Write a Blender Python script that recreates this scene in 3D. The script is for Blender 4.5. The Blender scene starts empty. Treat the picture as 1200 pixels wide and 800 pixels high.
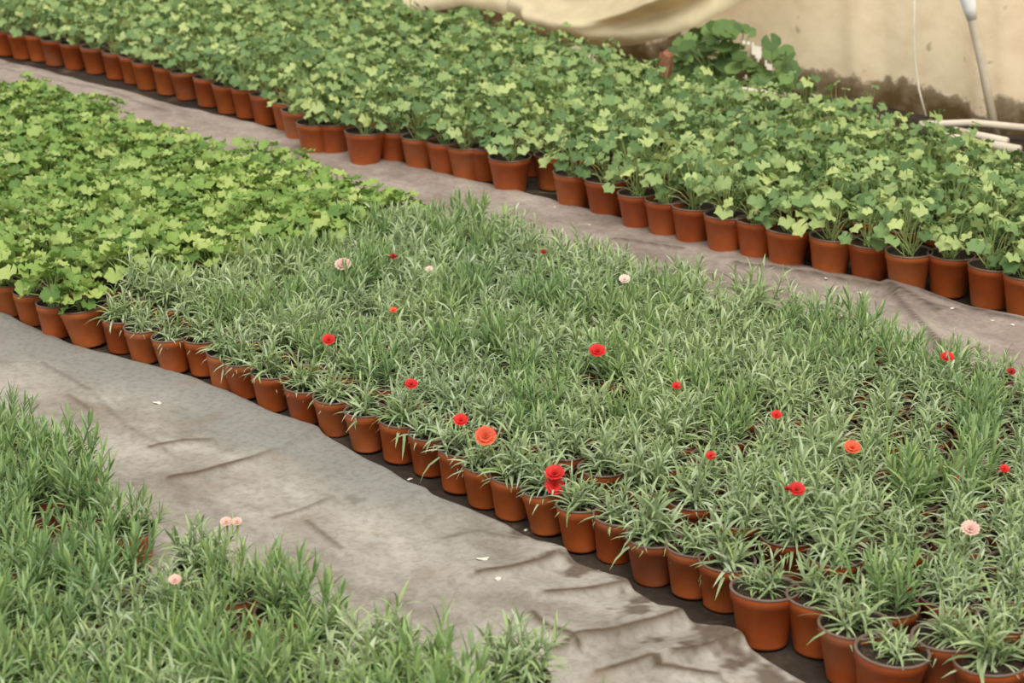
import bpy, bmesh, math, random
from mathutils import Vector, Matrix, Euler, noise
random.seed(7)
C = bpy.context.scene.collection
SC = bpy.context.scene
PI = math.pi

# ------------------------------------------------------------------ camera
FPX, CAM_H, YAW = 2300.0, 1.52, math.radians(136.1)
PITCH = math.atan(775 / FPX)
cd = bpy.data.cameras.new('camera'); cam = bpy.data.objects.new('camera', cd); C.objects.link(cam)
SC.camera = cam
cd.sensor_width = 36; cd.lens = FPX / 1200 * 36; cd.clip_end = 200
cam.location = (0, 0, CAM_H)
cam.rotation_euler = (PI / 2 - PITCH, 0, YAW - PI / 2)
cd.dof.use_dof = True; cd.dof.focus_distance = 4.1; cd.dof.aperture_fstop = 6.5

# ------------------------------------------------------------------ light
w = bpy.data.worlds.new('world'); SC.world = w; w.use_nodes = True
w.node_tree.nodes['Background'].inputs[0].default_value = (1.0, 0.985, 0.95, 1)
w.node_tree.nodes['Background'].inputs[1].default_value = 0.85
sd = bpy.data.lights.new('sun', 'SUN'); sun = bpy.data.objects.new('sun', sd); C.objects.link(sun)
sd.energy = 2.3; sd.angle = math.radians(35); sd.color = (1.0, 0.97, 0.9)
sun.rotation_euler = Euler((math.radians(30), math.radians(12), math.radians(30)))
SC.view_settings.view_transform = 'Standard'; SC.view_settings.look = 'None'
SC.view_settings.gamma = 1; SC.view_settings.use_curve_mapping = False
SC.view_settings.exposure = 0.3

# ------------------------------------------------------------------ helpers
CF = Vector((math.cos(YAW) * math.cos(PITCH), math.sin(YAW) * math.cos(PITCH), -math.sin(PITCH)))
CR = Vector((math.sin(YAW), -math.cos(YAW), 0)); CU = CR.cross(CF)
def ray(x, y): return CF + CR * ((x - 600) / FPX) - CU * ((y - 400) / FPX)
def at(x, y, z=0.0):
    d = ray(x, y); t = (z - CAM_H) / d.z; return Vector((d.x * t, d.y * t, z))
def aty(x, y, Y):
    d = ray(x, y); t = Y / d.y; return Vector((d.x * t, Y, CAM_H + d.z * t))
AWAY = Vector((math.cos(YAW), math.sin(YAW), 0))
def px(p):
    v = Vector(p) - Vector((0, 0, CAM_H)); return 600 + FPX * v.dot(CR) / v.dot(CF), 400 - FPX * v.dot(CU) / v.dot(CF)

def mat(name, build):
    m = bpy.data.materials.new(name); m.use_nodes = True; nt = m.node_tree; nt.nodes.clear()
    out = nt.nodes.new('ShaderNodeOutputMaterial'); build(nt, out); return m
def N(nt, t, **k):
    n = nt.nodes.new('ShaderNode' + t)
    for a, b in k.items():
        if a.startswith('i_'): n.inputs[a[2:].replace('_', ' ')].default_value = b
        else: setattr(n, a, b)
    return n
def ramp(nt, fac, stops):
    r = nt.nodes.new('ShaderNodeValToRGB'); nt.links.new(fac, r.inputs[0])
    e = r.color_ramp.elements
    while len(e) < len(stops): e.new(0.5)
    for i, (p, c) in enumerate(stops): e[i].position = p; e[i].color = (*c, 1) if len(c) == 3 else c
    return r.outputs[0]
def mixc(nt, fac, a, b, mode='MIX'):
    m = nt.nodes.new('ShaderNodeMix'); m.data_type = 'RGBA'; m.blend_type = mode
    for s, v in ((m.inputs[0], fac), (m.inputs[6], a), (m.inputs[7], b)):
        if isinstance(v, (float, int)): s.default_value = v
        elif isinstance(v, tuple): s.default_value = (*v, 1)
        else: nt.links.new(v, s)
    return m.outputs[2]
def tex(nt, scale, detail=3, coord='Object', rough=0.6):
    tc = nt.nodes.new('ShaderNodeTexCoord'); n = N(nt, 'TexNoise', i_Scale=scale, i_Detail=detail, i_Roughness=rough)
    nt.links.new(tc.outputs[coord], n.inputs['Vector']); return n.outputs['Fac']
def worldnoise(nt, scale, detail=3, stretch=(1, 1, 1)):
    g = nt.nodes.new('ShaderNodeNewGeometry'); mp = nt.nodes.new('ShaderNodeMapping'); mp.inputs['Scale'].default_value = stretch
    nt.links.new(g.outputs['Position'], mp.inputs[0])
    n = N(nt, 'TexNoise', i_Scale=scale, i_Detail=detail, i_Roughness=0.6); nt.links.new(mp.outputs[0], n.inputs['Vector']); return n.outputs['Fac']
def surf(nt, out, col, rough=0.7, transl=0.0, bump=None, bstr=0.3, bdist=0.002, spec=0.3, tcol=None):
    p = N(nt, 'BsdfPrincipled', i_Roughness=rough); p.inputs['Specular IOR Level'].default_value = spec
    if isinstance(col, tuple): p.inputs['Base Color'].default_value = (*col, 1)
    else: nt.links.new(col, p.inputs['Base Color'])
    if bump is not None:
        b = N(nt, 'Bump', i_Strength=bstr, i_Distance=bdist); nt.links.new(bump, b.inputs['Height']); nt.links.new(b.outputs[0], p.inputs['Normal'])
    if transl > 0:
        t = nt.nodes.new('ShaderNodeBsdfTranslucent'); c = tcol if tcol is not None else col
        if isinstance(c, tuple): t.inputs[0].default_value = (*c, 1)
        else: nt.links.new(c, t.inputs[0])
        mx = N(nt, 'MixShader'); mx.inputs[0].default_value = transl
        nt.links.new(p.outputs[0], mx.inputs[1]); nt.links.new(t.outputs[0], mx.inputs[2]); nt.links.new(mx.outputs[0], out.inputs[0])
    else: nt.links.new(p.outputs[0], out.inputs[0])
def rnd(nt):      # a different value for every leaf, whether it is an object or an island of one
    o = nt.nodes.new('ShaderNodeObjectInfo'); g = nt.nodes.new('ShaderNodeNewGeometry')
    a = N(nt, 'Math', operation='ADD'); nt.links.new(o.outputs['Random'], a.inputs[0]); nt.links.new(g.outputs['Random Per Island'], a.inputs[1])
    f = N(nt, 'Math', operation='FRACT'); nt.links.new(a.outputs[0], f.inputs[0]); return f.outputs[0]

def leafmat(name, stops, transl=0.3, rough=0.55, spec=0.35, mottle=0.2, tint=None):
    def b(nt, out):
        c = ramp(nt, rnd(nt), stops)
        n = tex(nt, 60, 2); c = mixc(nt, mottle, c, ramp(nt, n, [(0.3, (0.35, 0.4, 0.3)), (0.7, (1, 1, 1))]), 'MULTIPLY')
        big = worldnoise(nt, 2.2, 2); c = mixc(nt, 0.3, c, ramp(nt, big, [(0.35, (0.7, 0.78, 0.75)), (0.65, (1.15, 1.1, 0.85))]), 'MULTIPLY')
        surf(nt, out, c, rough, transl, spec=spec, bump=n, bstr=0.3, bdist=0.001)
    return mat(name, b)
M = {}
M['carnation'] = leafmat('carnation_leaf', [(0, (.19, .28, .10)), (.3, (.34, .43, .24)), (.6, (.41, .52, .24)), (.8, (.55, .62, .44)), (1, (.30, .42, .12))], .25)
M['carnation_green'] = leafmat('carnation_leaf_green', [(0, (.15, .26, .09)), (.35, (.25, .38, .15)), (.7, (.40, .53, .20)), (1, (.36, .48, .30))], .25)
M['ivy'] = leafmat('ivy_geranium_leaf', [(0, (.09, .17, .055)), (.35, (.20, .32, .12)), (.7, (.35, .46, .17)), (.93, (.49, .58, .24)), (1, (.56, .64, .24))], .28)
M['geranium'] = leafmat('geranium_leaf', [(0, (.12, .22, .05)), (.4, (.25, .39, .09)), (.8, (.40, .51, .15)), (1, (.48, .57, .20))], .28)
M['weed'] = leafmat('weed_leaf', [(0, (.07, .13, .03)), (.5, (.11, .20, .06)), (1, (.20, .32, .09))], .25)
def solid(name, col, rough=.7, var=0.25, scale=30, **k):
    def b(nt, out):
        n = tex(nt, scale, 4)
        surf(nt, out, mixc(nt, var, col, ramp(nt, n, [(.3, (.4, .4, .4)), (.7, (1.15, 1.15, 1.15))]), 'MULTIPLY'), rough, bump=n, **k)
    return mat(name, b)
M['stem'] = solid('stem_green', (.33, .42, .14), .6)
def potb(nt, out):
    o = nt.nodes.new('ShaderNodeObjectInfo')
    c = ramp(nt, o.outputs['Random'], [(0, (.36, .075, .016)), (.5, (.44, .10, .022)), (1, (.48, .13, .032))])
    n = worldnoise(nt, 28, 4); c = mixc(nt, .5, c, ramp(nt, n, [(.35, (.72, .72, .75)), (.6, (1.05, 1.05, 1.05))]), 'MULTIPLY')
    n2 = worldnoise(nt, 6, 3); f = ramp(nt, n2, [(.55, (0, 0, 0)), (.75, (.3, .3, .3))]); c = mixc(nt, f, c, (.36, .25, .16))
    surf(nt, out, c, .42, bump=n, bstr=.15, bdist=.001, spec=.4)
M['pot'] = mat('terracotta_plastic', potb)
M['rim'] = solid('grey_brown_rim', (.17, .115, .085), .5, .4, 20)
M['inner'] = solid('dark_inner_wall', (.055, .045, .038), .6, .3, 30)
def soilb(nt, out):
    n = tex(nt, 130, 5); c = ramp(nt, n, [(.35, (.025, .018, .013)), (.6, (.075, .052, .036)), (.8, (.19, .15, .11))])
    surf(nt, out, c, .95, bump=n, bstr=1, bdist=.006, spec=.1)
M['soil'] = mat('potting_soil', soilb)
for k, c in dict(red=(.78, .035, .03), darkred=(.45, .03, .025), coral=(.90, .15, .07), pink=(.92, .60, .53), pale=(.93, .74, .68)).items():
    M[k] = leafmat('petal_' + k, [(0, tuple(v * .82 for v in c)), (1, c)], .2, mottle=.1)
M['petal'] = solid('fallen_petal', (.80, .73, .62), .7, .2)

def mesh_from(name, V, F, mats, fm=None, smooth=True):
    me = bpy.data.meshes.new(name); me.from_pydata([tuple(v) for v in V], [], F)
    for m in mats: me.materials.append(m)
    if fm: me.polygons.foreach_set('material_index', fm)
    if smooth: me.polygons.foreach_set('use_smooth', [True] * len(me.polygons))
    me.update(); return me
def obj(name, me, parent=None, loc=None, rot=None, sc=None, **props):
    o = bpy.data.objects.new(name, me); C.objects.link(o)
    if parent: o.parent = parent
    if loc is not None: o.location = loc
    if rot is not None: o.rotation_euler = rot
    if sc is not None: o.scale = (sc, sc, sc) if isinstance(sc, (int, float)) else sc
    for k, v in props.items(): o[k] = v
    return o
class MB:
    def __init__(s): s.V = []; s.F = []; s.m = []
    def add(s, V, F, mi=0):
        b = len(s.V); s.V += [Vector(v) for v in V]; s.F += [tuple(i + b for i in f) for f in F]; s.m += [mi] * len(F)
    def tube(s, pts, r, seg=6, mi=0, cap=True):
        b = len(s.V); n = len(pts); pts = [Vector(p) for p in pts]
        rr = r if isinstance(r, (list, tuple)) else [r] * n
        for i, p in enumerate(pts):
            t = (pts[min(i + 1, n - 1)] - pts[max(i - 1, 0)]).normalized()
            a = t.orthogonal().normalized() if i == 0 else (a - t * a.dot(t)).normalized()
            c = t.cross(a)
            for k in range(seg):
                q = 2 * PI * k / seg; s.V.append(p + (a * math.cos(q) + c * math.sin(q)) * rr[i])
        for i in range(n - 1):
            for k in range(seg):
                s.F.append((b + i * seg + k, b + i * seg + (k + 1) % seg, b + (i + 1) * seg + (k + 1) % seg, b + (i + 1) * seg + k)); s.m.append(mi)
        if cap:
            s.F.append(tuple(b + k for k in reversed(range(seg)))); s.m.append(mi)
            s.F.append(tuple(b + (n - 1) * seg + k for k in range(seg))); s.m.append(mi)
    def lathe(s, prof, seg=24, mi=0):
        b = len(s.V)
        for r, z in prof:
            for k in range(seg): q = 2 * PI * k / seg; s.V.append(Vector((r * math.cos(q), r * math.sin(q), z)))
        for i in range(len(prof) - 1):
            for k in range(seg):
                s.F.append((b + i * seg + k, b + i * seg + (k + 1) % seg, b + (i + 1) * seg + (k + 1) % seg, b + (i + 1) * seg + k)); s.m.append(mi)
    def build(s, name, *mats): return mesh_from(name, s.V, s.F, mats, s.m)

def grid(name, nx, ny, fn, mats, keep=None, thick=0.0):
    V = [fn(i / nx, j / ny) for j in range(ny + 1) for i in range(nx + 1)]
    F = []
    for j in range(ny):
        for i in range(nx):
            a = j * (nx + 1) + i
            if keep and not keep(V[a], V[a + nx + 2]): continue
            F.append((a, a + 1, a + nx + 2, a + nx + 1))
    return mesh_from(name, V, F, mats)

# ------------------------------------------------------------------ setting: ground, path sheets, plastic wall
def fabric(name, cols, stain, weave=True):
    def b(nt, out):
        n = worldnoise(nt, 3.0, 6, (1, 1.6, 1)); c = ramp(nt, n, cols)
        n2 = worldnoise(nt, 22, 5); c = mixc(nt, .5, c, ramp(nt, n2, [(.3, (.6, .58, .55)), (.65, (1.1, 1.1, 1.1))]), 'MULTIPLY')
        at_ = nt.nodes.new('ShaderNodeAttribute'); at_.attribute_name = 'dirt_and_crease_shade'
        c = mixc(nt, at_.outputs['Fac'], c, stain)  # brown for the stains, and for fold shade painted along the creases
        g = nt.nodes.new('ShaderNodeAttribute'); g.attribute_name = 'green'
        c = mixc(nt, g.outputs['Fac'], c, (.225, .222, .20))
        n5 = worldnoise(nt, 75, 4); c = mixc(nt, .45, c, ramp(nt, n5, [(.35, (.62, .60, .57)), (.55, (1.05, 1.05, 1.05))]), 'MULTIPLY')
        n6 = worldnoise(nt, 5.5, 5); c = mixc(nt, ramp(nt, n6, [(.58, (0, 0, 0)), (.72, (.65, .65, .65))]), c, (.20, .145, .10))
        wv = worldnoise(nt, 420, 1)
        surf(nt, out, c, .85, bump=wv, bstr=.5, bdist=.0015, spec=.15)
    return mat(name, b)
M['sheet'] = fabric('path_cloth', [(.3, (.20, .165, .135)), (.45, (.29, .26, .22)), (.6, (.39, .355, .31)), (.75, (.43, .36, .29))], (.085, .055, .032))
M['cloth'] = fabric('ground_cloth', [(.3, (.022, .016, .012)), (.6, (.06, .045, .033)), (.8, (.13, .10, .075))], (.03, .025, .02))
M['path2'] = fabric('back_path_cloth', [(.3, (.19, .145, .12)), (.5, (.30, .245, .21)), (.7, (.40, .34, .29))], (.08, .06, .05))
def fl(u, v):
    x = -16 + 18 * u; y = -2 + 8.12 * v
    return (x, y, .004 * noise.noise(Vector((x * 3, y * 3, 0))) - .004)
o = obj('floor', grid('floor', 90, 40, fl, [M['cloth']])); o['kind'] = 'structure'
M['earth'] = solid('brown_earth', (.26, .15, .085), .95, .6, 3, bstr=.6, bdist=.02)
M['glare_ground'] = solid('pale_ground', (.72, .68, .58), .9, .3, 8)  # pale colour stands in for the daylight glare seen through the tears
def og(u, v):
    x = -40 + 50 * u; y = 6.115 + 40 * v; return (x, y, -.012 + .01 * noise.noise(Vector((x, y, 3))))
o = obj('ground_outside', grid('ground_outside', 60, 40, og, [M['glare_ground']])); o['kind'] = 'structure'
def og2(u, v): return (-40 + 50 * u, -30 + 28 * v, -.012)
o = obj('ground_behind', grid('ground_behind', 4, 4, og2, [M['glare_ground']])); o['kind'] = 'structure'

def seg_dist(p, a, b):
    ab = b - a; t = max(0, min(1, (p - a).dot(ab) / max(ab.dot(ab), 1e-9))); q = a + ab * t
    d = (p - q).length; s = ab.x * (p.y - a.y) - ab.y * (p.x - a.x)
    return d, s
def crease_set(L):
    R = []
    for pts, h, wd in L:
        P = [at(*q).to_2d() for q in pts]; R.append((P, h, wd))
    return R
CR1 = crease_set([
    ([(50, 432), (78, 445), (107, 464)], .007, .05), ([(80, 469), (103, 484)], .006, .04), ([(107, 464), (150, 505), (205, 540)], .003, .06),
    ([(177, 532), (215, 524), (248, 522)], .008, .05), ([(200, 567), (262, 553), (330, 533), (378, 507)], .010, .07),
    ([(320, 613), (350, 603), (383, 590)], .006, .05), ([(360, 616), (400, 650)], .005, .05),
    ([(460, 601), (510, 578)], .005, .05), ([(560, 687), (600, 678), (650, 663)], .010, .06), ([(650, 663), (700, 652)], .006, .05),
    ([(640, 712), (700, 703), (753, 693), (800, 680)], .012, .06),
    ([(625, 735), (643, 758), (678, 778)], .008, .05), ([(650, 782), (700, 765), (750, 752), (797, 738), (845, 702)], .020, .09),
    ([(790, 785), (838, 770), (880, 758)], .018, .07), ([(700, 800), (760, 790), (840, 800)], .01, .06), ([(610, 640), (560, 632), (520, 640)], .004, .06)])
CR2 = crease_set([([(0, 85), (120, 108), (200, 135)], .006, .05), ([(860, 318), (940, 328), (1040, 345), (1100, 375)], .02, .07),
    ([(1040, 345), (1075, 385), (1110, 420)], .015, .06), ([(720, 285), (800, 297)], .008, .05), ([(1080, 352), (1200, 385)], .01, .05)])
def edge1(x):
    P = [(-9, 2.33), (-4.3, 2.33), (-3.95, 2.34), (-3.6, 2.40), (-3.1, 2.405), (-2.85, 2.365), (-2.65, 2.34), (-2.45, 2.35), (-2.3, 2.34), (-2.12, 2.32), (-2.0, 2.275), (-1.88, 2.30), (-1.7, 2.275), (-1, 2.25)]
    for (a, b), (c, d) in zip(P[:-1], P[1:]):
        if x <= c: return b + (d - b) * (x - a) / (c - a)
    return 2.2
def sheet(name, x0, x1, y0, y1f, nx, ny, creases, m, edge_lift, seed, greenfn):
    V = []; dirt_and_crease_shade = []; green = []
    for j in range(ny + 1):
        for i in range(nx + 1):
            u, v = i / nx, j / ny; x = x0 + (x1 - x0) * u
            y1 = y1f(x); wob = (.010 + .012 * max(0, min(1, x + 3.2))) * noise.noise(Vector((x * 2.3, seed, 0))) + .008 * noise.noise(Vector((x * 9, seed, 5)))
            y = y0 + (y1 + wob - y0) * v; p = Vector((x, y))
            z = .009 + (.010 + .010 * max(0, min(1, (x + 2.7) * 2))) * noise.noise(Vector((x * 2.2, y * 3.5, seed))) + .0035 * noise.noise(Vector((x * 11 + y * 6, y * 12, seed)))
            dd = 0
            for P, h, wd in creases:
                if min(q.x for q in P) - .15 > x or max(q.x for q in P) + .15 < x: continue
                best, sg = 9, 0
                for a, b in zip(P[:-1], P[1:]):
                    d, s = seg_dist(p, a, b)
                    if d < best: best, sg = d, s
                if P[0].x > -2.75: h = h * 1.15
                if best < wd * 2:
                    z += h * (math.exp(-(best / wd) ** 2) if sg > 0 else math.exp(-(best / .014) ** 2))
                    dd = max(dd, min(1, h / .009) * .95 * math.exp(-((best if sg < 0 else best * 1.4) / .0085) ** 2))  # dark line painted along each crease as the shade of the fold
            e = (y1 + wob - y)
            z += edge_lift * math.exp(-(e / .05) ** 2) * (.6 + .6 * noise.noise(Vector((x * 4, 3, seed))))
            if e < .004: z -= edge_lift * .5 + .006
            if name == 'path_sheet':
                for sx, sy, sr in STAINS:
                    q = math.hypot((x - sx) / 1.6, y - sy) / sr * .8 + 1.1 * noise.noise(Vector((x * 20, y * 20, 2))) + .6 * noise.noise(Vector((x * 55, y * 55, 7))); dd = max(dd, max(0, min(.8, (.85 - q) * 1.6)))
            z = max(z, .002); V.append((x, y, z)); dirt_and_crease_shade.append(dd); green.append(greenfn(x, y))
    F = [(j * (nx + 1) + i, j * (nx + 1) + i + 1, (j + 1) * (nx + 1) + i + 1, (j + 1) * (nx + 1) + i) for j in range(ny) for i in range(nx)]
    me = mesh_from(name, V, F, [m])
    a = me.attributes.new('dirt_and_crease_shade', 'FLOAT', 'POINT'); a.data.foreach_set('value', dirt_and_crease_shade)
    a = me.attributes.new('green', 'FLOAT', 'POINT'); a.data.foreach_set('value', green)
    return obj(name, me, kind='structure')
STAINS = [(*at(a, b).to_2d(), c) for a, b, c in ((770, 700, .05), (745, 712, .03), (835, 722, .04), (840, 775, .06), (745, 735, .03), (690, 668, .04), (615, 632, .03), (905, 800, .05), (420, 590, .025))]
def green1(x, y):       # greyer, less trodden cloth beside the pots
    return max(0, min(.85, (y - 2.14 + .12 * noise.noise(Vector((x * 3, y * 3, 9)))) * 6)) * max(0, min(1, (-2.35 - x) * 3))
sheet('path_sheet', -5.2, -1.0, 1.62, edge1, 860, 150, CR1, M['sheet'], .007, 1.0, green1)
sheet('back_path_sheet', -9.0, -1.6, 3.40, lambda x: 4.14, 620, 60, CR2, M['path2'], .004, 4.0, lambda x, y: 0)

# plastic wall, leaning in as the hoops curve, with tears where daylight shows
WY = 6.05
def plastic(name, base, stain=True, tr=.45):
    def b(nt, out):
        n = worldnoise(nt, 1.3, 4); c = ramp(nt, n, [(.3, tuple(v * .86 for v in base)), (.7, base)])
        n4 = worldnoise(nt, 9, 5, (1, 1, 1.6)); c = mixc(nt, .35, c, ramp(nt, n4, [(.35, (.7, .64, .55)), (.6, (1, 1, 1))]), 'MULTIPLY')
        if stain:
            g = nt.nodes.new('ShaderNodeNewGeometry'); s = nt.nodes.new('ShaderNodeSeparateXYZ'); nt.links.new(g.outputs['Position'], s.inputs[0])
            n2 = worldnoise(nt, 8, 6)
            h = N(nt, 'MapRange'); h.inputs[1].default_value = .02; h.inputs[2].default_value = .24; h.inputs[3].default_value = .42; h.inputs[4].default_value = -.20
            nt.links.new(s.outputs[2], h.inputs[0])
            a = N(nt, 'Math', operation='ADD'); nt.links.new(n2, a.inputs[0]); nt.links.new(h.outputs[0], a.inputs[1])
            f = ramp(nt, a.outputs[0], [(.66, (0, 0, 0)), (.74, (.75, .75, .75)), (.95, (1, 1, 1))]); c = mixc(nt, f, c, (.13, .085, .035))
            n3 = worldnoise(nt, 14, 3); f3 = ramp(nt, n3, [(.66, (0, 0, 0)), (.74, (.6, .6, .6))]); c = mixc(nt, f3, c, (.30, .25, .12))
        surf(nt, out, c, .45, tr, spec=.3)
    return mat(name, b)
M['plastic'] = plastic('yellowed_plastic_film', (.92, .77, .55), tr=.5)
M['drape'] = plastic('cream_plastic_film', (.98, .89, .66), False, .5)
def inpoly(p, P):
    r = False; j = len(P) - 1
    for i in range(len(P)):
        if (P[i][1] > p[1]) != (P[j][1] > p[1]) and p[0] < (P[j][0] - P[i][0]) * (p[1] - P[i][1]) / (P[j][1] - P[i][1]) + P[i][0]: r = not r
        j = i
    return r
TEARS = [[(880, 51), (891, 54), (893, 66), (888, 71), (880, 62)], [(895, 70), (900, 73), (907, 80), (903, 85), (897, 79)],
         [(869, 47), (879, 49), (877, 52), (871, 52)], [(872, 88), (878, 92), (874, 99), (870, 96)],
         [(516, 34), (522, 16), (540, 8), (562, 9), (590, 17), (606, 24), (612, 36), (600, 46), (520, 46)]]
TW = [[(aty(x, y, WY).x, aty(x, y, WY).z) for x, y in P] for P in TEARS]
def wallf(u, v):
    x = -13 + 12.5 * u; z = -.01 + 2.2 * v
    fold = .03 * noise.noise(Vector((x * 1.7, z * .8, 2)))
    for xc, k in ((aty(1160, 140, WY).x, .06), (aty(1192, 120, WY).x, .09), (aty(1010, 100, WY).x, .03)):
        d = x - xc + z * .12; fold += -k * math.exp(-(d / .06) ** 2) + k * .5 * math.exp(-((d - .1) / .05) ** 2)
    return (x, WY + fold - .06 * z * z, z)
def wkeep(a, b):
    p = ((a[0] + b[0]) / 2, (a[2] + b[2]) / 2)
    return not any(inpoly(p, P) for P in TW)
o = obj('wall_back', grid('wall_back', 1250, 180, wallf, [M['plastic']], wkeep)); o['kind'] = 'structure'

# loose length of film gathered low in front of the wall
EDGE = [(400, -14), (450, 0), (490, 17), (508, 14), (522, 11), (545, 6), (575, 12), (605, 22), (630, 40), (660, 50), (700, 57), (735, 54), (780, 44), (812, 33), (850, 14), (880, 0), (905, -16), (960, -60)]
def interp(x, P):
    for (a, b), (c, d) in zip(P[:-1], P[1:]):
        if a <= x <= c:
            t = (x - a) / (c - a); t = t * t * (3 - 2 * t) * .4 + t * .6; return b + (d - b) * t
    return P[-1][1]
def drapef(u, v):
    X = 400 + 560 * u; e = aty(X, interp(X, EDGE), 5.84)
    L = .9 * v ** 1.5; z = e.z + L
    s = e.z - .0 + L                      # folds run along the hem and climb to the right
    y = 5.84 + .10 * min(L * 5, 1) - .05 * math.sin(min(L * 30, PI)) * (1 if X > 620 else .45) - .09 * math.exp(-((L - .10 - .25 * max(0, u - .5)) / .028) ** 2) * max(0, min(1, (u - .35) * 4)) - .06 * math.exp(-((L - .19 - .1 * u) / .03) ** 2) * max(0, min(1, (u - .2) * 4))
    f = math.sin((L * 26 - u * 9)) * .026 + math.sin(L * 47 + u * 14 + 1) * .008
    y += f * (1 if X > 600 else .35) + .02 * noise.noise(Vector((e.x * 3, L * 4, 1)))
    if v < .02: z += .0
    return (e.x - L * .25, y, z)
o = obj('plastic_drape', grid('plastic_drape', 220, 120, drapef, [M['drape']]))
o['label'] = 'loose cream plastic sheet sagging in folds over the back wall'; o['category'] = 'plastic sheet'
o.modifiers.new('s', 'SOLIDIFY').thickness = .004

# earth bank and short post seen through the gap
def bank(u, v):
    c = aty(560, 30, 6.5); x = c.x - 1.0 + 2.0 * u; y = 6.25 + .9 * v
    return (x, y, .42 * math.sin(PI * min(v * 1.1, 1)) ** .7 * math.sin(PI * u) ** .5 + .03 * noise.noise(Vector((x * 8, y * 8, 0))) - .01)
obj('earth_bank', grid('earth_bank', 60, 30, bank, [M['earth']]), label='brown earth bank outside the gap under the sagging sheet', category='earth bank')
M['wood'] = solid('grey_wood', (.25, .19, .12), .8, .4, 12)
mb = MB(); p = aty(597, 38, 6.13); mb.tube([(p.x, p.y, -.01), (p.x, p.y, .2), (p.x + .005, p.y, .62)], .022, 10)
obj('gap_post', mb.build('gap_post', M['wood']), label='short dark wooden post in the gap below the sagging plastic', category='post')

# ------------------------------------------------------------------ pots and plants
def pot_meshes(R, H):
    rb = R * .70; mb = MB()
    mb.lathe([(0.0005, .006), (rb * .82, .006), (rb * .84, 0), (rb, 0), (rb * 1.02, .004), (R * .945, H - .017), (R * .985, H - .0165), (R * .99, H - .002)], 28)
    mb.lathe([(R * .93, H - .002), (R * .9, H - .02), (rb * .95, .012)], 28, 1)
    pot = mb.build('pot', M['pot'], M['inner'])
    mr = MB(); mr.lathe([(R * .99, H - .002), (R * 1.02, H - .001), (R * 1.02, H + .0015), (R * .985, H + .003), (R * .93, H + .001), (R * .93, H - .002)], 28)
    rim = mr.build('rim', M['rim'])
    ms = MB(); rr = R * .905; zs = H - .010
    ms.lathe([(rr, zs - .003), (rr * .7, zs + .002), (rr * .35, zs), (.0005, zs + .002)], 16)
    for i, v in enumerate(ms.V): v.z += .003 * noise.noise(v * 90)
    return pot, rim, ms.build('soil', M['soil'])
POTS = dict(small=(pot_meshes(.0455, .084), .084), mid=(pot_meshes(.050, .087), .087), big=(pot_meshes(.0585, .095), .095), ivy=(pot_meshes(.0625, .107), .107), ivybig=(pot_meshes(.068, .112), .112))
POT_I = POTS['ivy'][0]

def blade(mb, base, d, up, L, W, curl, seg=4):
    "narrow arching leaf with a folded midrib"
    d = d.normalized(); side = d.cross(up)
    if side.length < 1e-3: side = d.orthogonal()
    side.normalize(); p = base.copy(); b = len(mb.V)
    for i in range(seg + 1):
        t = i / seg; w_ = W * (.55 + 1.2 * t - .2 * t * t if t < .35 else (1 - ((t - .35) / .65) ** 1.8) * 1.0) * .5
        n = side.cross(d).normalized()
        mb.V += [p - side * w_, p - n * (-w_ * .35 - .0002) * -1, p + side * w_] if i < seg else [p]
        d = (d + Vector((0, 0, -curl / seg))).normalized(); p = p + d * (L / seg)
    for i in range(seg - 1):
        a = b + i * 3; mb.F += [(a, a + 1, a + 4, a + 3), (a + 1, a + 2, a + 5, a + 4)]; mb.m += [0, 0]
    a = b + (seg - 1) * 3; mb.F += [(a, a + 1, a + 3), (a + 1, a + 2, a + 3)]; mb.m += [0, 0]

def shoot_mesh(h, nodes, L, spread, curl, m):
    mb = MB(); ax = [Vector((0, 0, 0)), Vector((random.uniform(-.006, .006), random.uniform(-.006, .006), h * .5)), Vector((random.uniform(-.01, .01), random.uniform(-.01, .01), h))]
    mb.tube(ax, [.0016, .0014, .001], 4, 0, False)
    a0 = random.uniform(0, PI)
    for k in range(nodes):
        t = (k + .6) / nodes; z = ax[0].lerp(ax[1], t * 2) if t < .5 else ax[1].lerp(ax[2], t * 2 - 1)
        for s in (0, PI):
            a = a0 + k * PI / 2 + s + random.uniform(-.35, .35); el = math.radians(random.uniform(32, 55) + 32 * t) if t < .95 else math.radians(80)
            el = el * (2 - spread) if spread > 1 else el
            d = Vector((math.cos(a) * math.cos(el), math.sin(a) * math.cos(el), math.sin(el)))
            blade(mb, z, d, Vector((0, 0, 1)), L * random.uniform(.75, 1.15) * (1 - .35 * t), 0.0050 * random.uniform(.8, 1.2), curl * random.uniform(.6, 1.5))
    return mb.build('shoot', m)
SH_LOW = [shoot_mesh(random.uniform(.02, .04), 5, .066, .9, 1.25, M['carnation']) for _ in range(9)]
SH_UP = [shoot_mesh(random.uniform(.055, .09), 8, .058, 1, 1.3, M['carnation']) for _ in range(9)]
SH_GR = [shoot_mesh(random.uniform(.06, .095), 9, .050, .95, .6, M['carnation_green']) for _ in range(9)]

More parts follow.
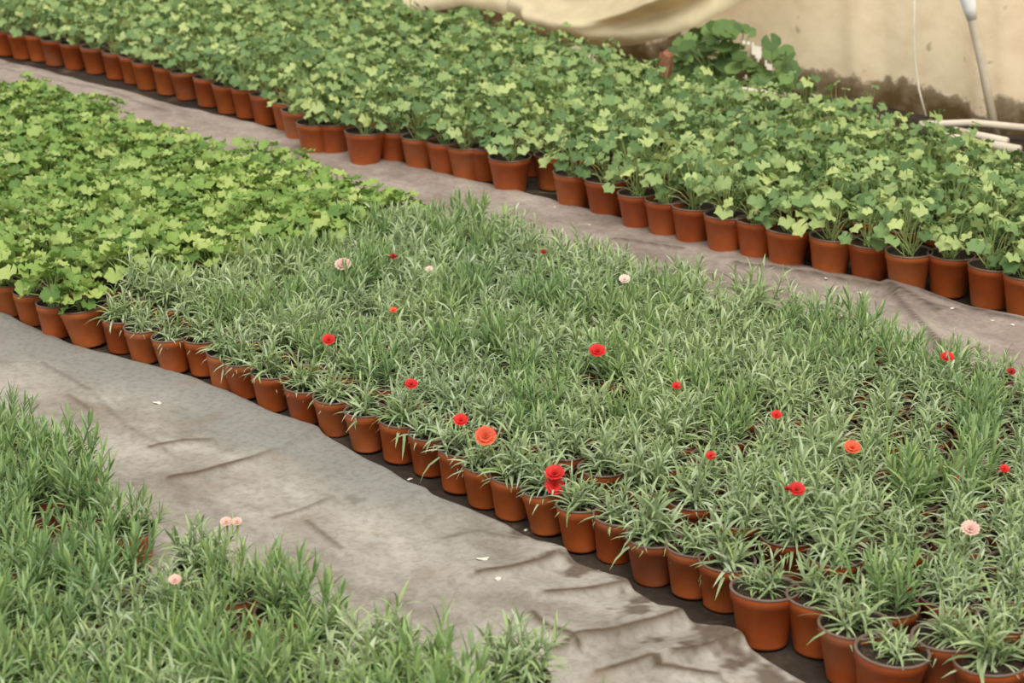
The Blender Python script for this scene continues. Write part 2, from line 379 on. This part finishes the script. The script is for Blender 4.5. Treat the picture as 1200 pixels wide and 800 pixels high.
def lobed_leaf(R, lobes, depth, cup, ruffle, m, toothy):
    n = 20 if lobes == 5 else 22; mb = MB(); V = [Vector((0, 0, 0))]; F = []
    mid = []; out = []
    ph = random.uniform(-.2, .2)
    for k in range(n):
        a = -PI + .22 + (2 * PI - .44) * k / (n - 1)       # notch at the petiole, towards -x
        lob = abs(math.cos(a * lobes / 2)) ** .7
        r = R * (1 - depth + depth * lob) * (1 + toothy * (1 if k % 2 else -1)) * (1 if abs(a) < 2.3 else .88)
        z = cup * (r / R) ** 2 * R + ruffle * R * math.sin(a * lobes + ph) * (r / R)
        out.append(Vector((r * math.cos(a), r * math.sin(a), z)))
        if k % 2 == 0 or k == n - 1: mid.append((len(V), k)); V.append(Vector((r * .55 * math.cos(a), r * .55 * math.sin(a), z * .35)))
    b = len(V); V += out
    for (i, k), (j, l) in zip(mid[:-1], mid[1:]):
        F.append((0, i, j))
        if l - k == 2: F += [(i, b + k, b + k + 1), (i, b + k + 1, j), (j, b + k + 1, b + l)]
        else: F.append((i, b + k, b + l, j))
    mb.add(V, F); return mb.build('leaf', m)
LF_I = [lobed_leaf(1, 5, random.uniform(.30, .44), random.uniform(-.3, .3), random.uniform(.12, .24), M['ivy'], .05) for _ in range(8)]
LF_G = [lobed_leaf(1, 7, random.uniform(.10, .16), random.uniform(.15, .5), random.uniform(.12, .20), M['geranium'], .05) for _ in range(8)]

def carnation_plan(kind):
    "list of (name, mesh, loc, rot, scale) above the soil"
    pool = dict(low=SH_LOW, up=SH_UP, green=SH_GR)[kind]; L = []
    n = dict(low=9, up=14, green=12)[kind] + random.randint(-1, 2)
    for i in range(n):
        a = i * 2.4 + random.uniform(-.4, .4); r = (.017 if kind == 'low' else .030) * math.sqrt((i + .3) / n) * random.uniform(.7, 1.3)
        tilt = (.05 + 9 * r * (2.6 if kind == 'low' else 1.3)) * random.uniform(.7, 1.3)
        L.append(('shoot', random.choice(pool if not (kind == 'low' and i < 3) else SH_UP), (r * math.cos(a), r * math.sin(a), 0), Euler((0, tilt, a), 'XYZ'), random.uniform(.8, 1.2)))
    return L
def leafy_plan(kind):
    L = []; sb = MB(); ivy = kind == 'ivy'; z0 = 0
    n = random.randint(19, 22) if ivy else random.randint(17, 20)
    for i in range(n):
        a = i * 2.399 + random.uniform(-.4, .4); t = math.sqrt((i + .5) / n)
        if ivy:
            r = .088 * t * random.uniform(.85, 1.15); h = (.125 - .085 * t ** 2) * random.uniform(.75, 1.25); s = random.uniform(.018, .030)
            if random.random() < .06: h += .025; s *= .8
        else:
            r = .070 * t * random.uniform(.85, 1.15); h = (.085 - .05 * t ** 2) * random.uniform(.8, 1.2); s = random.uniform(.019, .030)
        p = Vector((r * math.cos(a), r * math.sin(a), z0 + h))
        tilt = (.15 + .85 * t) * random.uniform(.4, 1.2) if ivy else (.1 + .7 * t) * random.uniform(.3, 1.2)
        L.append(('leaf', random.choice(LF_I if ivy else LF_G), p, Euler((random.uniform(-.6, .6), tilt + random.uniform(-.3, .3), a + random.uniform(-.5, .5)), 'XYZ'), s))
        b = Vector((random.uniform(-.015, .015), random.uniform(-.015, .015), z0 - .004))
        m_ = b.lerp(p, .55) + Vector((0, 0, .012)); sb.tube([b, m_, p], [.0017, .0014, .001], 4, 0, False)
    L.append(('stem', sb.build('stem', M['stem']), (0, 0, 0), None, 1.0))
    return L
PLANS = {'low': [carnation_plan('low') for _ in range(9)], 'up': [carnation_plan('up') for _ in range(9)], 'green': [carnation_plan('green') for _ in range(9)],
         'ivy': [leafy_plan('ivy') for _ in range(12)], 'geranium': [leafy_plan('geranium') for _ in range(12)]}
NAMES = dict(low='potted_carnation', up='potted_carnation', green='potted_carnation', ivy='potted_ivy_geranium', geranium='potted_geranium')

def place(kind, x, y, label=None, group=None, size='mid', tilt=(0, 0), pscale=None, z=0.0):
    r = obj(NAMES[kind], None); r.location = (x, y, z)
    r.empty_display_size = .03
    r.rotation_euler = (tilt[0], tilt[1], 0)
    if label: r['label'] = label
    r['category'] = 'potted plant'
    if group: r['group'] = group
    P, H = POTS[size]; z0 = H - .009; r['z0'] = z0
    a = random.uniform(0, 2 * PI)
    p = obj('pot', P[0], r); obj('rim', P[1], p); obj('soil', P[2], r)
    ps = pscale if pscale else random.uniform(.85, 1.15)
    for nm, me, loc, rot, s in random.choice(PLANS[kind]):
        l = Vector(loc); l.z = z0 + l.z * ps; l.xy = l.xy * (.85 + .15 * ps)
        l.rotate(Euler((0, 0, a)))
        if nm == 'stem': obj('stem', me, r, (0, 0, z0), (0, 0, a), (.85 + .15 * ps, .85 + .15 * ps, ps))
        else: obj(nm, me, r, l, (rot.x, rot.y, rot.z + a), s * (ps if nm == 'shoot' else 1))
    return r

# ---- positions
def base_pt(x, y, rb): q = at(x, y) + AWAY * rb; return [q.x, q.y]
FRONT_I = [(5, 66), (26, 70), (46, 73), (64, 78), (87, 82), (112, 87), (136, 94), (157, 99), (173, 106), (196, 112), (219, 118), (244, 126), (268, 134), (290, 140), (312, 148), (338, 156),
           (368, 183), (392, 184), (427, 196), (462, 193), (492, 201), (522, 207), (548, 213), (569, 214), (598, 228), (648, 224), (672, 246), (712, 256), (750, 272), (781, 281), (813, 289),
           (851, 300), (889, 307), (924, 317), (975, 327), (1022, 334), (1067, 346), (1115, 350), (1163, 364), (1206, 375)]
FRONT_M = [(-18, 366), (10, 372), (36, 383), (63, 398), (103, 407), (140, 415), (168, 427), (203, 439), (238, 443), (263, 460), (287, 469), (318, 484), (357, 499), (392, 512), (430, 532),
           (467, 545), (503, 560), (537, 580), (568, 597), (600, 611), (643, 629), (682, 650), (721, 662), (767, 687), (812, 703), (850, 718), (897, 762), (963, 771), (1003, 806), (1042, 838), (1115, 822), (1166, 850)]
def relax(pts, nfix, dmin, it=60, ymin=None):
    for _ in range(it):
        cell = {}
        for i, p in enumerate(pts): cell.setdefault((int(p[0] / .15 - 100), int(p[1] / .15)), []).append(i)
        for i, p in enumerate(pts):
            cx, cy = int(p[0] / .15 - 100), int(p[1] / .15)
            for dx in (-1, 0, 1):
                for dy in (-1, 0, 1):
                    for j in cell.get((cx + dx, cy + dy), ()):
                        if j <= i: continue
                        q = pts[j]; vx, vy = q[0] - p[0], q[1] - p[1]; d = math.hypot(vx, vy) or 1e-6
                        if j < nfix: continue
                        if d < dmin:
                            m_ = (dmin - d) / d * .5; wi, wj = (1, 1)
                            if i < nfix: wi, wj = 0, 2
                            p[0] -= vx * m_ * wi; p[1] -= vy * m_ * wi; q[0] += vx * m_ * wj; q[1] += vy * m_ * wj
    return pts
def visible(x, y, top=.25):
    for z in (0, top):
        a, b = px((x, y, z))
        if -45 < a < 1245 and -20 < b < 860: return True
    return False
def fill(front, rb, x0, x1, y0, y1f, s, seed, gap=0.0, rowf=.88, jit=.006):
    random.seed(seed); F = [base_pt(x, y, rb) for x, y in front]; n = len(F); pts = [p for p in F]
    row = 0; y = y0
    while y < 8:
        x = x0 + (s / 2 if row % 2 else 0)
        while x < x1:
            q = [x + random.uniform(-jit, jit), y + random.uniform(-jit, jit)]
            if q[1] < y1f(x) and random.random() > gap and visible(*q) and all(math.hypot(q[0] - p[0], q[1] - p[1]) > s * .86 for p in F) \
               and (not F or q[1] > min(p[1] for p in F if abs(p[0] - q[0]) < .25) if any(abs(p[0] - q[0]) < .25 for p in F) else True): pts.append(q)
            x += s
        y += s * rowf; row += 1
    return relax(pts, n, s * .99), n
ivy, n_i = fill(FRONT_I, .046, -10.5, -2.0, 4.12, lambda x: 5.48 if x < -5.4 else (5.30 if x < -4.7 else (5.18 if x < -3.6 else 4.94 + (-2.9 - x) * .32)), .132, 3)
mid, n_m = fill(FRONT_M, .035, -7.5, -.9, 2.36, lambda x: 3.53 + (.04 if x > -3.2 else 0) + .03 * math.sin(x * 5) + .02 * math.sin(x * 13), .111, 5, gap=.015)
near, n_n = fill([], .041, -5.0, -1.2, .9, lambda x: 1.815 if x < -3.0 else 1.79, .116, 9, gap=.10, jit=.014)
q = at(607, 792, .09); near.append([q.x, q.y])
print('COUNTS', len(ivy), len(mid), len(near))

ORD = 'first second third fourth fifth sixth seventh eighth ninth tenth eleventh twelfth thirteenth fourteenth fifteenth sixteenth seventeenth eighteenth nineteenth twentieth'.split()
def ordw(k): return ORD[k]
random.seed(21)
# back bed
JUT_A = 18; JUT_B = 24; JUT_C = 27
I_LAB = {16: 'ivy geranium pot set forward, two left of the lone jutting pot in the back bed', 17: 'ivy geranium pot touching the left side of the lone jutting pot in the back bed',
         18: 'ivy geranium in whole visible pot jutting onto path, back bed centre left', 24: 'ivy geranium in glossy pot with a bright streak, jutting from back bed front row',
         26: 'ivy geranium in pot half hidden behind the wide drooping leaf plant', 27: 'ivy geranium drooping one broad leaf over its pot, back bed front row'}
def side(k, a, b, left, right): return (k - a, left) if k - a <= b - k else (b - k, right)
for k in range(n_i):
    x, y = ivy[k]
    if k in I_LAB: lab = I_LAB[k]
    elif k < 9: lab = 'ivy geranium, %s front-row pot from the left end of the back bed' % ordw(k)
    elif k < 16: lab = 'ivy geranium, %s front-row pot left of the forward-set pots, back bed' % ordw(15 - k)
    elif k < 24: lab = 'ivy geranium, %s pot right of the lone jutting pot, back bed front row' % ordw(k - 19)
    elif k == 25: lab = 'ivy geranium in shaded pot set back just right of the glossy-streaked pot'
    elif k < 34: lab = 'ivy geranium, %s pot right of the drooping broad-leaf plant, back bed front row' % ordw(k - 28)
    else: lab = 'ivy geranium, %s front-row pot from the right end of the back bed' % ordw(len(FRONT_I) - 1 - k)
    place('ivy', x, y, lab, 'ivy geraniums in the front row of the back bed', 'ivy' if k not in (18, 24, 27) else 'ivybig', (random.uniform(-.03, .03), random.uniform(-.03, .03)), pscale=random.uniform(.75, .95) if k in (18, 27) else None)
def ivy_label(x, y):
    qx, qy = px((x, y, .15))
    if y < 4.30: return 'ivy geranium in the second row, just behind the front pots of the back bed', 'ivy geraniums of the second row'
    if x < -6.2 : return 'ivy geranium among the massed plants of the back bed, upper left corner', 'ivy geraniums at the upper left'
    if y > 4.95 and x < -4.6: return 'ivy geranium near the sagging cream sheet, rear rows of the back bed', 'ivy geraniums by the sagging sheet'
    if y > 4.7 and x > -4.6: return 'ivy geranium in the rearmost rows by the canes and stained wall', 'ivy geraniums by the canes'
    if qx < 520: return 'ivy geranium in the middle rows behind the lone jutting pot, back bed', 'ivy geraniums behind the jutting pot'
    if qx < 860: return 'ivy geranium in the middle rows of the back bed, above the glossy-streaked pot', 'ivy geraniums in the centre of the back bed'
    return 'ivy geranium in the middle rows at the right end of the back bed', 'ivy geraniums at the right end'
rest = sorted(ivy[n_i:], key=lambda p: p[0] ** 2 + p[1] ** 2)
NI = 300 - n_i
for x, y in rest[:NI]:
    if random.random() < .02:
        continue
    lab, g = ivy_label(x, y)
    place('ivy', x, y, lab, g, 'ivy', pscale=random.uniform(.8, 1.25))
if rest[NI:]:
    mb = MB()
    def addmesh(me, mtx, mi):
        mb.add([mtx @ v.co for v in me.vertices], [tuple(p.vertices) for p in me.polygons], mi)
    for x, y in rest[NI:]:
        T = Matrix.Translation((x, y, 0)); a = Matrix.Rotation(random.uniform(0, 6.28), 4, 'Z')
        addmesh(POT_I[0], T, 0); addmesh(POT_I[1], T, 1); addmesh(POT_I[2], T, 2)
        for nm, me, loc, rot, s in random.choice(PLANS['ivy']):
            m_ = T @ a @ Matrix.Translation(Vector(loc) + Vector((0, 0, .091))) @ ((rot.to_matrix().to_4x4()) if rot else Matrix()) @ Matrix.Scale(s, 4)
            addmesh(me, m_, 4 if nm == 'stem' else 3)
    obj('far_ivy_geraniums', mb.build('far_ivy_geraniums', M['pot'], M['rim'], M['soil'], M['ivy'], M['stem']), kind='stuff',
        label='farthest rows of ivy geraniums filling the back bed up to the wall', category='potted plants')

# middle bed: geraniums on the left, carnations on the right
def bound(y): return -3.93 + .03 * math.sin(y * 9)
carn = []; ger = []
for k in range(len(mid)):
    x, y = mid[k]; leafy = (k < 5) if k < n_m else x < bound(y)
    (ger if leafy else carn).append((x, y, k))
for x, y, k in ger:
    if k < n_m: lab = ['leafy geranium pot cut off at left frame edge, middle bed front row', 'geranium in first whole pot from the left edge, middle bed front row', 'geranium in second whole pot from the left edge, middle bed front row',
                       'geranium in front-row pot just left of the tilted end pot', 'geranium in wide tilted pot where the leafy plants meet the carnations'][k]; g = 'geraniums in the front row of the middle bed'
    else:
        if y < 2.62: lab, g = 'bright green geranium just behind the front pots, left part of the middle bed', 'geraniums behind the front row'
        elif y > 3.36: lab, g = 'bright green geranium along the rear edge of the middle bed, by the back path', 'geraniums along the rear edge'
        elif x > -4.3: lab, g = 'bright green geranium bordering the carnations in the middle bed', 'geraniums bordering the carnations'
        elif px((x, y, .1))[0] < 130: lab, g = 'bright green geranium by the left frame edge, middle bed', 'geraniums at the left frame edge'
        else: lab, g = 'bright green geranium in the heart of the leafy left part, middle bed', 'geraniums massed in the middle bed'
    place('geranium', x, y, lab, g, ('small' if k < n_m else 'mid') if k != 4 else 'big', (random.uniform(-.03, .03), random.uniform(-.03, .03)) if k != 4 else (.10, -.08), pscale=random.uniform(.9, 1.2) if k != 4 else .75)

FLOWERS = [  # x, y, radius px, colour, rest of the label
    (402, 310, 10, 'pink', 'single wide blush pink flower near the geranium boundary'), (461, 300, 5, 'darkred', 'small dark red bud right of the blush flower'),
    (503, 315, 4.5, 'pale', 'tiny whitish bloom, middle bed top left'), (732, 327, 7, 'pale', 'small pale pink bloom near the back path'),
    (385, 398, 8, 'red', 'red flower in the middle bed left of centre, above the front row'), (461, 363, 4.5, 'coral', 'tiny orange bud below the dark red bud'),
    (637, 295, 4, 'darkred', 'tiny dark red bud near the top of the middle bed'),
    (700, 411, 10, 'red', 'round red flower at the centre of the middle bed'), (482, 450, 8, 'red', 'small red flower two hand widths left of the coral flower'),
    (540, 492, 9, 'red', 'red flower just up and left of the coral flower'), (569, 511, 13, 'coral', 'broad flat coral red flower over the front row'),
    (650, 560, 14, 'red', 'large double bright red bloom leaning over the pot rim'), (793, 452, 6, 'red', 'small red bud below right of the central red flower'),
    (910, 486, 6.5, 'red', 'small red flower, highest of three on the right centre'), (833, 534, 6.5, 'red', 'small red flower left of the pair with a bud'),
    (999, 524, 10, 'coral', 'orange red flower seen side on, right half'), (934, 573, 10, 'red', 'red flower with a smaller bud beside it'),
    (1137, 619, 11, 'pink', 'pale pink double flower near the right frame edge'), (1119, 560, 5, 'red', 'tiny red bud above the pale pink double flower'),
    (1177, 549, 6, 'red', 'small red bud at the right frame edge'), (1185, 435, 5.5, 'darkred', 'pinkish red bud at the upper right frame edge'), (1110, 418, 8, 'red', 'red flower at the upper right, nearest the back path')]
FL_N = [(265, 611, 7, 'pink', 'pair of pale salmon blooms side by side'), (205, 679, 7.5, 'pink', 'lone pale pink bloom in the near bed')]
def flower_mesh(c):
    mb = MB()
    for ring, (n, rr, el) in enumerate(((7, 1.0, .25), (7, .82, .6), (5, .55, 1.0), (4, .3, 1.3))):
        for k in range(n):
            a = 2 * PI * k / n + ring * .5 + random.uniform(-.15, .15); V = [Vector((0, 0, -.15))]; m_ = 7
            for i in range(m_):
                t = i / (m_ - 1) - .5; aa = a + t * 1.25; r = rr * (1 + (.09 if i % 2 else -.06) - .5 * t * t)
                V.append(Vector((math.cos(aa) * math.cos(el) * r, math.sin(aa) * math.cos(el) * r, math.sin(el) * r * .6 + .07 * math.sin(i * 2.6 + k))))
            mb.add(V, [(0, i, i + 1) for i in range(1, m_)])
    return mb.build('flower', M[c])
FM = {c: [flower_mesh(c) for _ in range(3)] for c in ('red', 'darkred', 'coral', 'pink', 'pale')}
def add_flower(root, P, rad, c, tiltcam=.75, child=True):
    Q = Matrix.LocRotScale(root.location, root.rotation_euler, None).inverted() @ Vector(P)
    sc = 1
    d = -AWAY * tiltcam + Vector((0, 0, 1)); rot = d.to_track_quat('Z', 'Y').to_euler()
    obj('flower', random.choice(FM[c]), root, Q, rot, rad / sc)
    mb = MB(); b = Vector((Q.x * .3, Q.y * .3, root['z0'])); e = Q - d.normalized() * rad * .3
    mb.tube([b, b.lerp(e, .6) + Vector((0, 0, .01)), e - d.normalized() * rad * .9, e], [.0015, .0014, .0022, .0035], 5, 0, False)
    obj('flower_stalk', mb.build('flower_stalk', M['stem']), root)

def assign(plants, flist, zt):
    used = {}
    for f in flist:
        P = at(f[0], f[1], zt if f[1] != 560 else .125); best = min((i for i in range(len(plants)) if i not in used), key=lambda i: math.hypot(plants[i][0] - P.x, plants[i][1] - P.y))
        used[best] = (f, P)
    return used
fm = assign(carn, FLOWERS, .175)
M_LAB = {25: 'carnation pot partly behind the large front pot at the lower right step of the path', 26: 'carnation tuft in the large pot standing out onto the path, lower right',
         27: 'carnation pot just right of the large standing-out pot', 28: 'sparse carnation pot second right of the large standing-out pot', 29: 'straggly carnation in wide pot with bare dry soil at the bottom edge',
         30: 'carnation pot right of the bare-soil pot at the bottom edge', 31: 'carnation pot at the bottom right of the frame, cut off by its edge'}
for i, (x, y, k) in enumerate(carn):
    s, ps, tilt, kind = 'mid', random.uniform(.8, 1.15), (0, 0), 'up'
    if k < n_m:
        s = 'small'; kind = 'low'; tilt = (random.uniform(-.07, .07), random.uniform(-.07, .07)); ps = random.uniform(.85, 1.3)
        if k in M_LAB: lab = M_LAB[k]
        elif k <= 12: lab = 'carnation, %s front-row pot right of the tilted geranium pot' % ordw(k - 5)
        elif k < 20: lab = 'carnation, %s front-row pot left of the large double red bloom' % ordw(19 - k)
        elif k == 20: lab = 'carnation pot under the large double red bloom, front row'
        else: lab = 'carnation, %s front-row pot right of the large double red bloom' % ordw(k - 21)
        g = 'carnations in the front row of the middle bed'
        if k >= 26: s = 'big'
        elif k >= 23: s = 'mid'
        if k == 29: ps = .8
    else:
        qx, qy = px((x, y, .1))
        kind = 'low' if random.random() < (.65 if qx > 780 and qy > 480 else .22) else ('green' if random.random() < .3 else 'up')
        look = dict(low='arching grey-green', up='upright grey-green', green='upright fresh green')[kind]
        if y < 2.62: zone = 'just behind the middle bed front row'
        elif y > 3.36: zone = 'along the rear edge of the middle bed'
        elif x < -3.5: zone = 'in the middle bed near the geraniums'
        elif qx > 1000: zone = 'in the middle bed by the right frame edge'
        elif qy < 430: zone = 'in the upper centre of the middle bed'
        else: zone = 'in the lower centre of the middle bed'
        lab = look + ' flowerless carnation ' + zone; g = 'flowerless %s carnations %s' % (look, zone)
    if i in fm:
        f = fm[i][0]
        if k < n_m: lab = 'front-row carnation pot with ' + f[4].replace(' in the middle bed left of centre, above the front row', '')
        else: lab = 'carnation with ' + f[4]; g = 'carnations in flower'
    r = place(kind, x, y, lab, g, s, tilt, pscale=ps)
    if i in fm:
        f, P = fm[i]; depth = (P - cam.location).length; 
        rad = f[2] * depth / FPX
        if f[0] == 650:
            add_flower(r, P + Vector((0, 0, .010)), rad * .85, 'red', .5); add_flower(r, P + Vector((.004, -.004, -.012)), rad * .85, 'red', 1.6)
        else:
            add_flower(r, P, rad, f[3], .9 if f[2] > 12 else .6)
            if f[0] == 934: add_flower(r, P - CR * .017 + Vector((0, 0, .001)), rad * .55, 'darkred', .2)

# near bed
nearp = [(x, y, i) for i, (x, y) in enumerate(near)]
fn = assign(nearp, FL_N, .19)
for i, (x, y, k) in enumerate(nearp):
    lab, g = 'green upright carnation without flower in the near left bed', 'flowerless carnations in the near bed'
    if i in fn: lab, g = 'near-bed carnation with ' + fn[i][0][4], 'carnations in flower'
    knd = 'green' if random.random() < .8 else 'up'
    if i not in fn:
        look = 'fresh green' if knd == 'green' else 'grey-green'; zone = 'at the edge of the near bed by the path' if y > 1.70 else 'inside the near bed at lower left'
        lab = 'upright %s flowerless carnation %s' % (look, zone); g = '%s carnations %s' % (look, zone)
    r = place(knd, x, y, lab, g, 'mid', (random.uniform(-.03, .03), random.uniform(-.03, .03)), pscale=random.uniform(.85, 1.2))
    if i in fn:
        f, P = fn[i]; rad = f[2] * (P - cam.location).length / FPX
        add_flower(r, P, rad, f[3], .5)
        if f[0] == 265: add_flower(r, P + CR * .018, rad * .9, f[3], .5)

# ------------------------------------------------------------------ back of the house: hoop, string, poles, weeds
M['steel'] = solid('dull_pipe', (.66, .58, .44), .5, .3, 15)
M['pale'+'wood'] = solid('bleached_cane', (.66, .58, .46), .7, .35, 10)
M['string'] = solid('white_string', (.75, .70, .58), .8, .2, 40)
mb = MB(); a, b, c = aty(1169, 158, 5.93), aty(1152, 80, 5.90), aty(1133, -5, 5.84)
a.z = min(a.z, 0) ; a.z = -.02
mb.tube([a, b, c, c + (c - b) * 1.5 + Vector((0, -.02, 0))], .016, 12)
hp = obj('hoop_pipe', mb.build('hoop_pipe', M['steel']), label='slanting grey metal hoop pipe standing against the back wall at right', category='pipe')
mb = MB(); q1 = a.lerp(b, 2 * 0 + 1).lerp(c, .68); mb.tube([q1, q1.lerp(c, .5), c, c + (c - b) * 1.5 + Vector((0, -.02, 0))], [.0175, .024, .028, .03], 12)
M['white'] = solid('white_wrap', (.93, .93, .90), .5, .05)
so = obj('white_sleeve', mb.build('white_sleeve', M['white']), hp); so['label'] = 'white wrapping round the upper pipe'
mb = MB(); q = [aty(1072, -20, 5.86), aty(1071, 40, 5.86), aty(1072, 70, 5.86), aty(1077, 105, 5.86), aty(1085, 136, 5.86)]
mb.tube(q, .004, 6); obj('hanging_string', mb.build('hanging_string', M['string']), label='thin pale string hanging down the back wall left of the pipe', category='string')
mb = MB(); q = [aty(922, 52, 5.9), aty(924, 80, 5.9), aty(928, 100, 5.88)]; mb.tube(q, .002, 5)
obj('hanging_string', mb.build('hanging_string', M['string']), label='short faint string right of the climbing weeds', category='string')
def cane(P, r, lab):
    mb = MB(); mb.tube(P, [r, r * 1.05, r * .95, r][:len(P)], 10)
    obj('cane', mb.build('cane', M['palewood']), label=lab, category='cane', group='canes lying along the back wall')
cane([at(838, 101, .10), at(930, 113, .06)], .011, 'pale cane lying in front of the climbing weeds')
cane([at(845, 110, .06), at(905, 119, .05)], .008, 'short thinner cane just below the one by the weeds')
cane([at(1078, 146, .05), at(1140, 144, .05), at(1225, 152, .05)], .013, 'longest pale cane running to the right frame edge, uppermost')
cane([at(1118, 153, .055), at(1180, 166, .055)], .014, 'thick pale cane slanting below the longest cane')
cane([at(1092, 157, .05), at(1136, 164, .05)], .012, 'short pale cane left of the thick slanting cane')
cane([at(1150, 168, .05), at(1195, 176, .05)], .016, 'thick bleached cane nearest the plants at the right edge')
# climbing weeds
def weed(cx, cy, w, h, n, lab, s0=.034, kindm='weed'):
    root = obj('climbing_weed', None); c = aty(cx, cy, 5.78); root.location = (c.x, c.y, 0)
    root['label'] = lab; root['category'] = 'weed'
    sb = MB()
    meshes = WL
    for i in range(n):
        X = cx + random.uniform(-1, 1) * w; Y = cy - random.random() ** .8 * h * (1 - .45 * (abs(X - cx) / w) ** 2)
        if any(math.hypot(X - a, Y - b) < 13 for a, b in ((885, 58), (889, 64), (900, 77), (874, 50), (875, 93))): continue
        p = aty(X, Y, 5.78 + random.uniform(-.12, .12)) - root.location
        d = -AWAY * random.uniform(.3, 1.4) + Vector((random.uniform(-.5, .5), random.uniform(-.5, .5), 1))
        obj('leaf', random.choice(meshes), root, p, (d.to_track_quat('Z', 'Y') @ Euler((0, 0, random.uniform(0, 6))).to_quaternion()).to_euler(), s0 * random.uniform(.6, 1.3))
        if i % 3 == 0:
            b = Vector((p.x * .4, 0, 0)); sb.tube([b, b.lerp(p, .5) + Vector((0, 0, .03)), p], .002, 4, 0, False)
    obj('stem', sb.build('stem', M['stem']), root)
WL = [lobed_leaf(1, 5, random.uniform(.08, .18), .05, .06, M['weed'], .02) for _ in range(5)]
random.seed(44)
weed(848, 112, 64, 84, 170, 'tall dark green weeds climbing the back wall below the sagging sheet')
weed(905, 108, 24, 62, 32, 'thin weed with dark leaves at the torn film, right of the tall weeds', .034)
weed(920, 86, 10, 14, 5, 'single small dark sprig on the wall beside the short string', .03)
weed(530, 34, 34, 22, 16, 'pale weed sprig standing in front of the earth gap', .03)
weed(455, 18, 26, 26, 14, 'upright weed sprig at the left end of the sagging sheet', .03)
M['brick'] = solid('broken_brick', (.36, .15, .085), .9, .5, 25, bstr=.8, bdist=.004)
bm = bmesh.new(); bmesh.ops.create_cube(bm, size=1); bmesh.ops.subdivide_edges(bm, edges=bm.edges[:], cuts=4, use_grid_fill=True)
for v in bm.verts:
    v.co += Vector([noise.noise(v.co * 3 + Vector((k * 9, 0, 0))) for k in range(3)]) * .16; v.co.x *= .045; v.co.y *= .045; v.co.z *= 1
me = bpy.data.meshes.new('broken_brick'); bm.to_mesh(me); bm.free(); me.materials.append(M['brick'])
c = aty(777, 62, 5.60)
for v in me.vertices: v.co.z = (v.co.z + .5) * c.z
obj('stump', me, None, (c.x, c.y, 0), (.05, .1, .4), label='short reddish brown stump between the back bed and the drape', category='stump')

# pale crumpled film scrap
M['scrap'] = plastic('pale_film_scrap', (.80, .66, .52), False, .3)
def scrapf(cx, cy, w, h, Y=5.64):
    c = aty(cx, cy, Y)
    def f(u, v):
        x = c.x + (u - .5) * w; r = h * .5
        a = PI * v * 1.1
        n = noise.noise(Vector((x * 14, v * 3, 1))) * .02
        return (x, c.y - math.cos(a) * r * .6, c.z - r * .5 + (math.sin(a) * r + n) * math.sin(PI * (u * .9 + .05)) ** .4)
    return f
obj('film_scrap', grid('film_scrap', 40, 14, scrapf(613, 50, .14, .07), [M['scrap']]), label='small pale pinkish film scrap poking from the back bed foliage', category='plastic scrap')
obj('film_scrap', grid('film_scrap', 60, 14, scrapf(668, 62, .34, .10), [M['scrap']]), label='longer beige film fold lying under the drape, behind foliage', category='plastic scrap')

# fallen petals and crumbs
random.seed(5)
def bit(x, y, s, lab, z=.012):
    mb = MB(); V = [Vector((0, 0, .15))]
    for k in range(8):
        a = k * PI / 4; V.append(Vector((math.cos(a) * random.uniform(.7, 1.3), math.sin(a) * random.uniform(.5, 1.0), random.uniform(-.1, .3))))
    mb.add(V, [(0, 1 + k, 1 + (k + 1) % 8) for k in range(8)])
    o = obj('fallen_petal', mb.build('fallen_petal', M['petal']), None, at(x, y, z), (0, 0, random.uniform(0, 6)), s, label=lab, category='petal', group='fallen petals on the paths')
    o.modifiers.new('s', 'SOLIDIFY').thickness = .15
    BITS.append(o)
BITS = []
bit(185, 471, .010, 'cream petal alone on the left part of the near path'); bit(564, 660, .012, 'elongated cream petal mid path between the beds'); bit(583, 683, .007, 'tiny white petal near the tip of the near bed')
for x, y in [(490, 567), (503, 571), (513, 576), (520, 581), (531, 583), (616, 612), (700, 661), (480, 553)]: bit(x, y, .006, 'white crumb in the dark gap beside the middle bed pots')
for x, y in [(968, 329), (1008, 340), (1115, 366), (1163, 375), (1186, 382), (650, 243), (690, 262), (735, 300)]: bit(x, y, .007, 'small white petal on the back path', .012)
bpy.context.view_layer.update()
dg = bpy.context.evaluated_depsgraph_get()
sheets = [bpy.data.objects[n] for n in ('path_sheet', 'back_path_sheet', 'floor')]
for o in BITS:
    zs = []
    for s in sheets:
        h, loc, nn, idx = s.ray_cast(Vector((o.location.x, o.location.y, 1)), Vector((0, 0, -1)))
        if h: zs.append(loc.z)
    if zs: o.location.z = max(zs) + .001
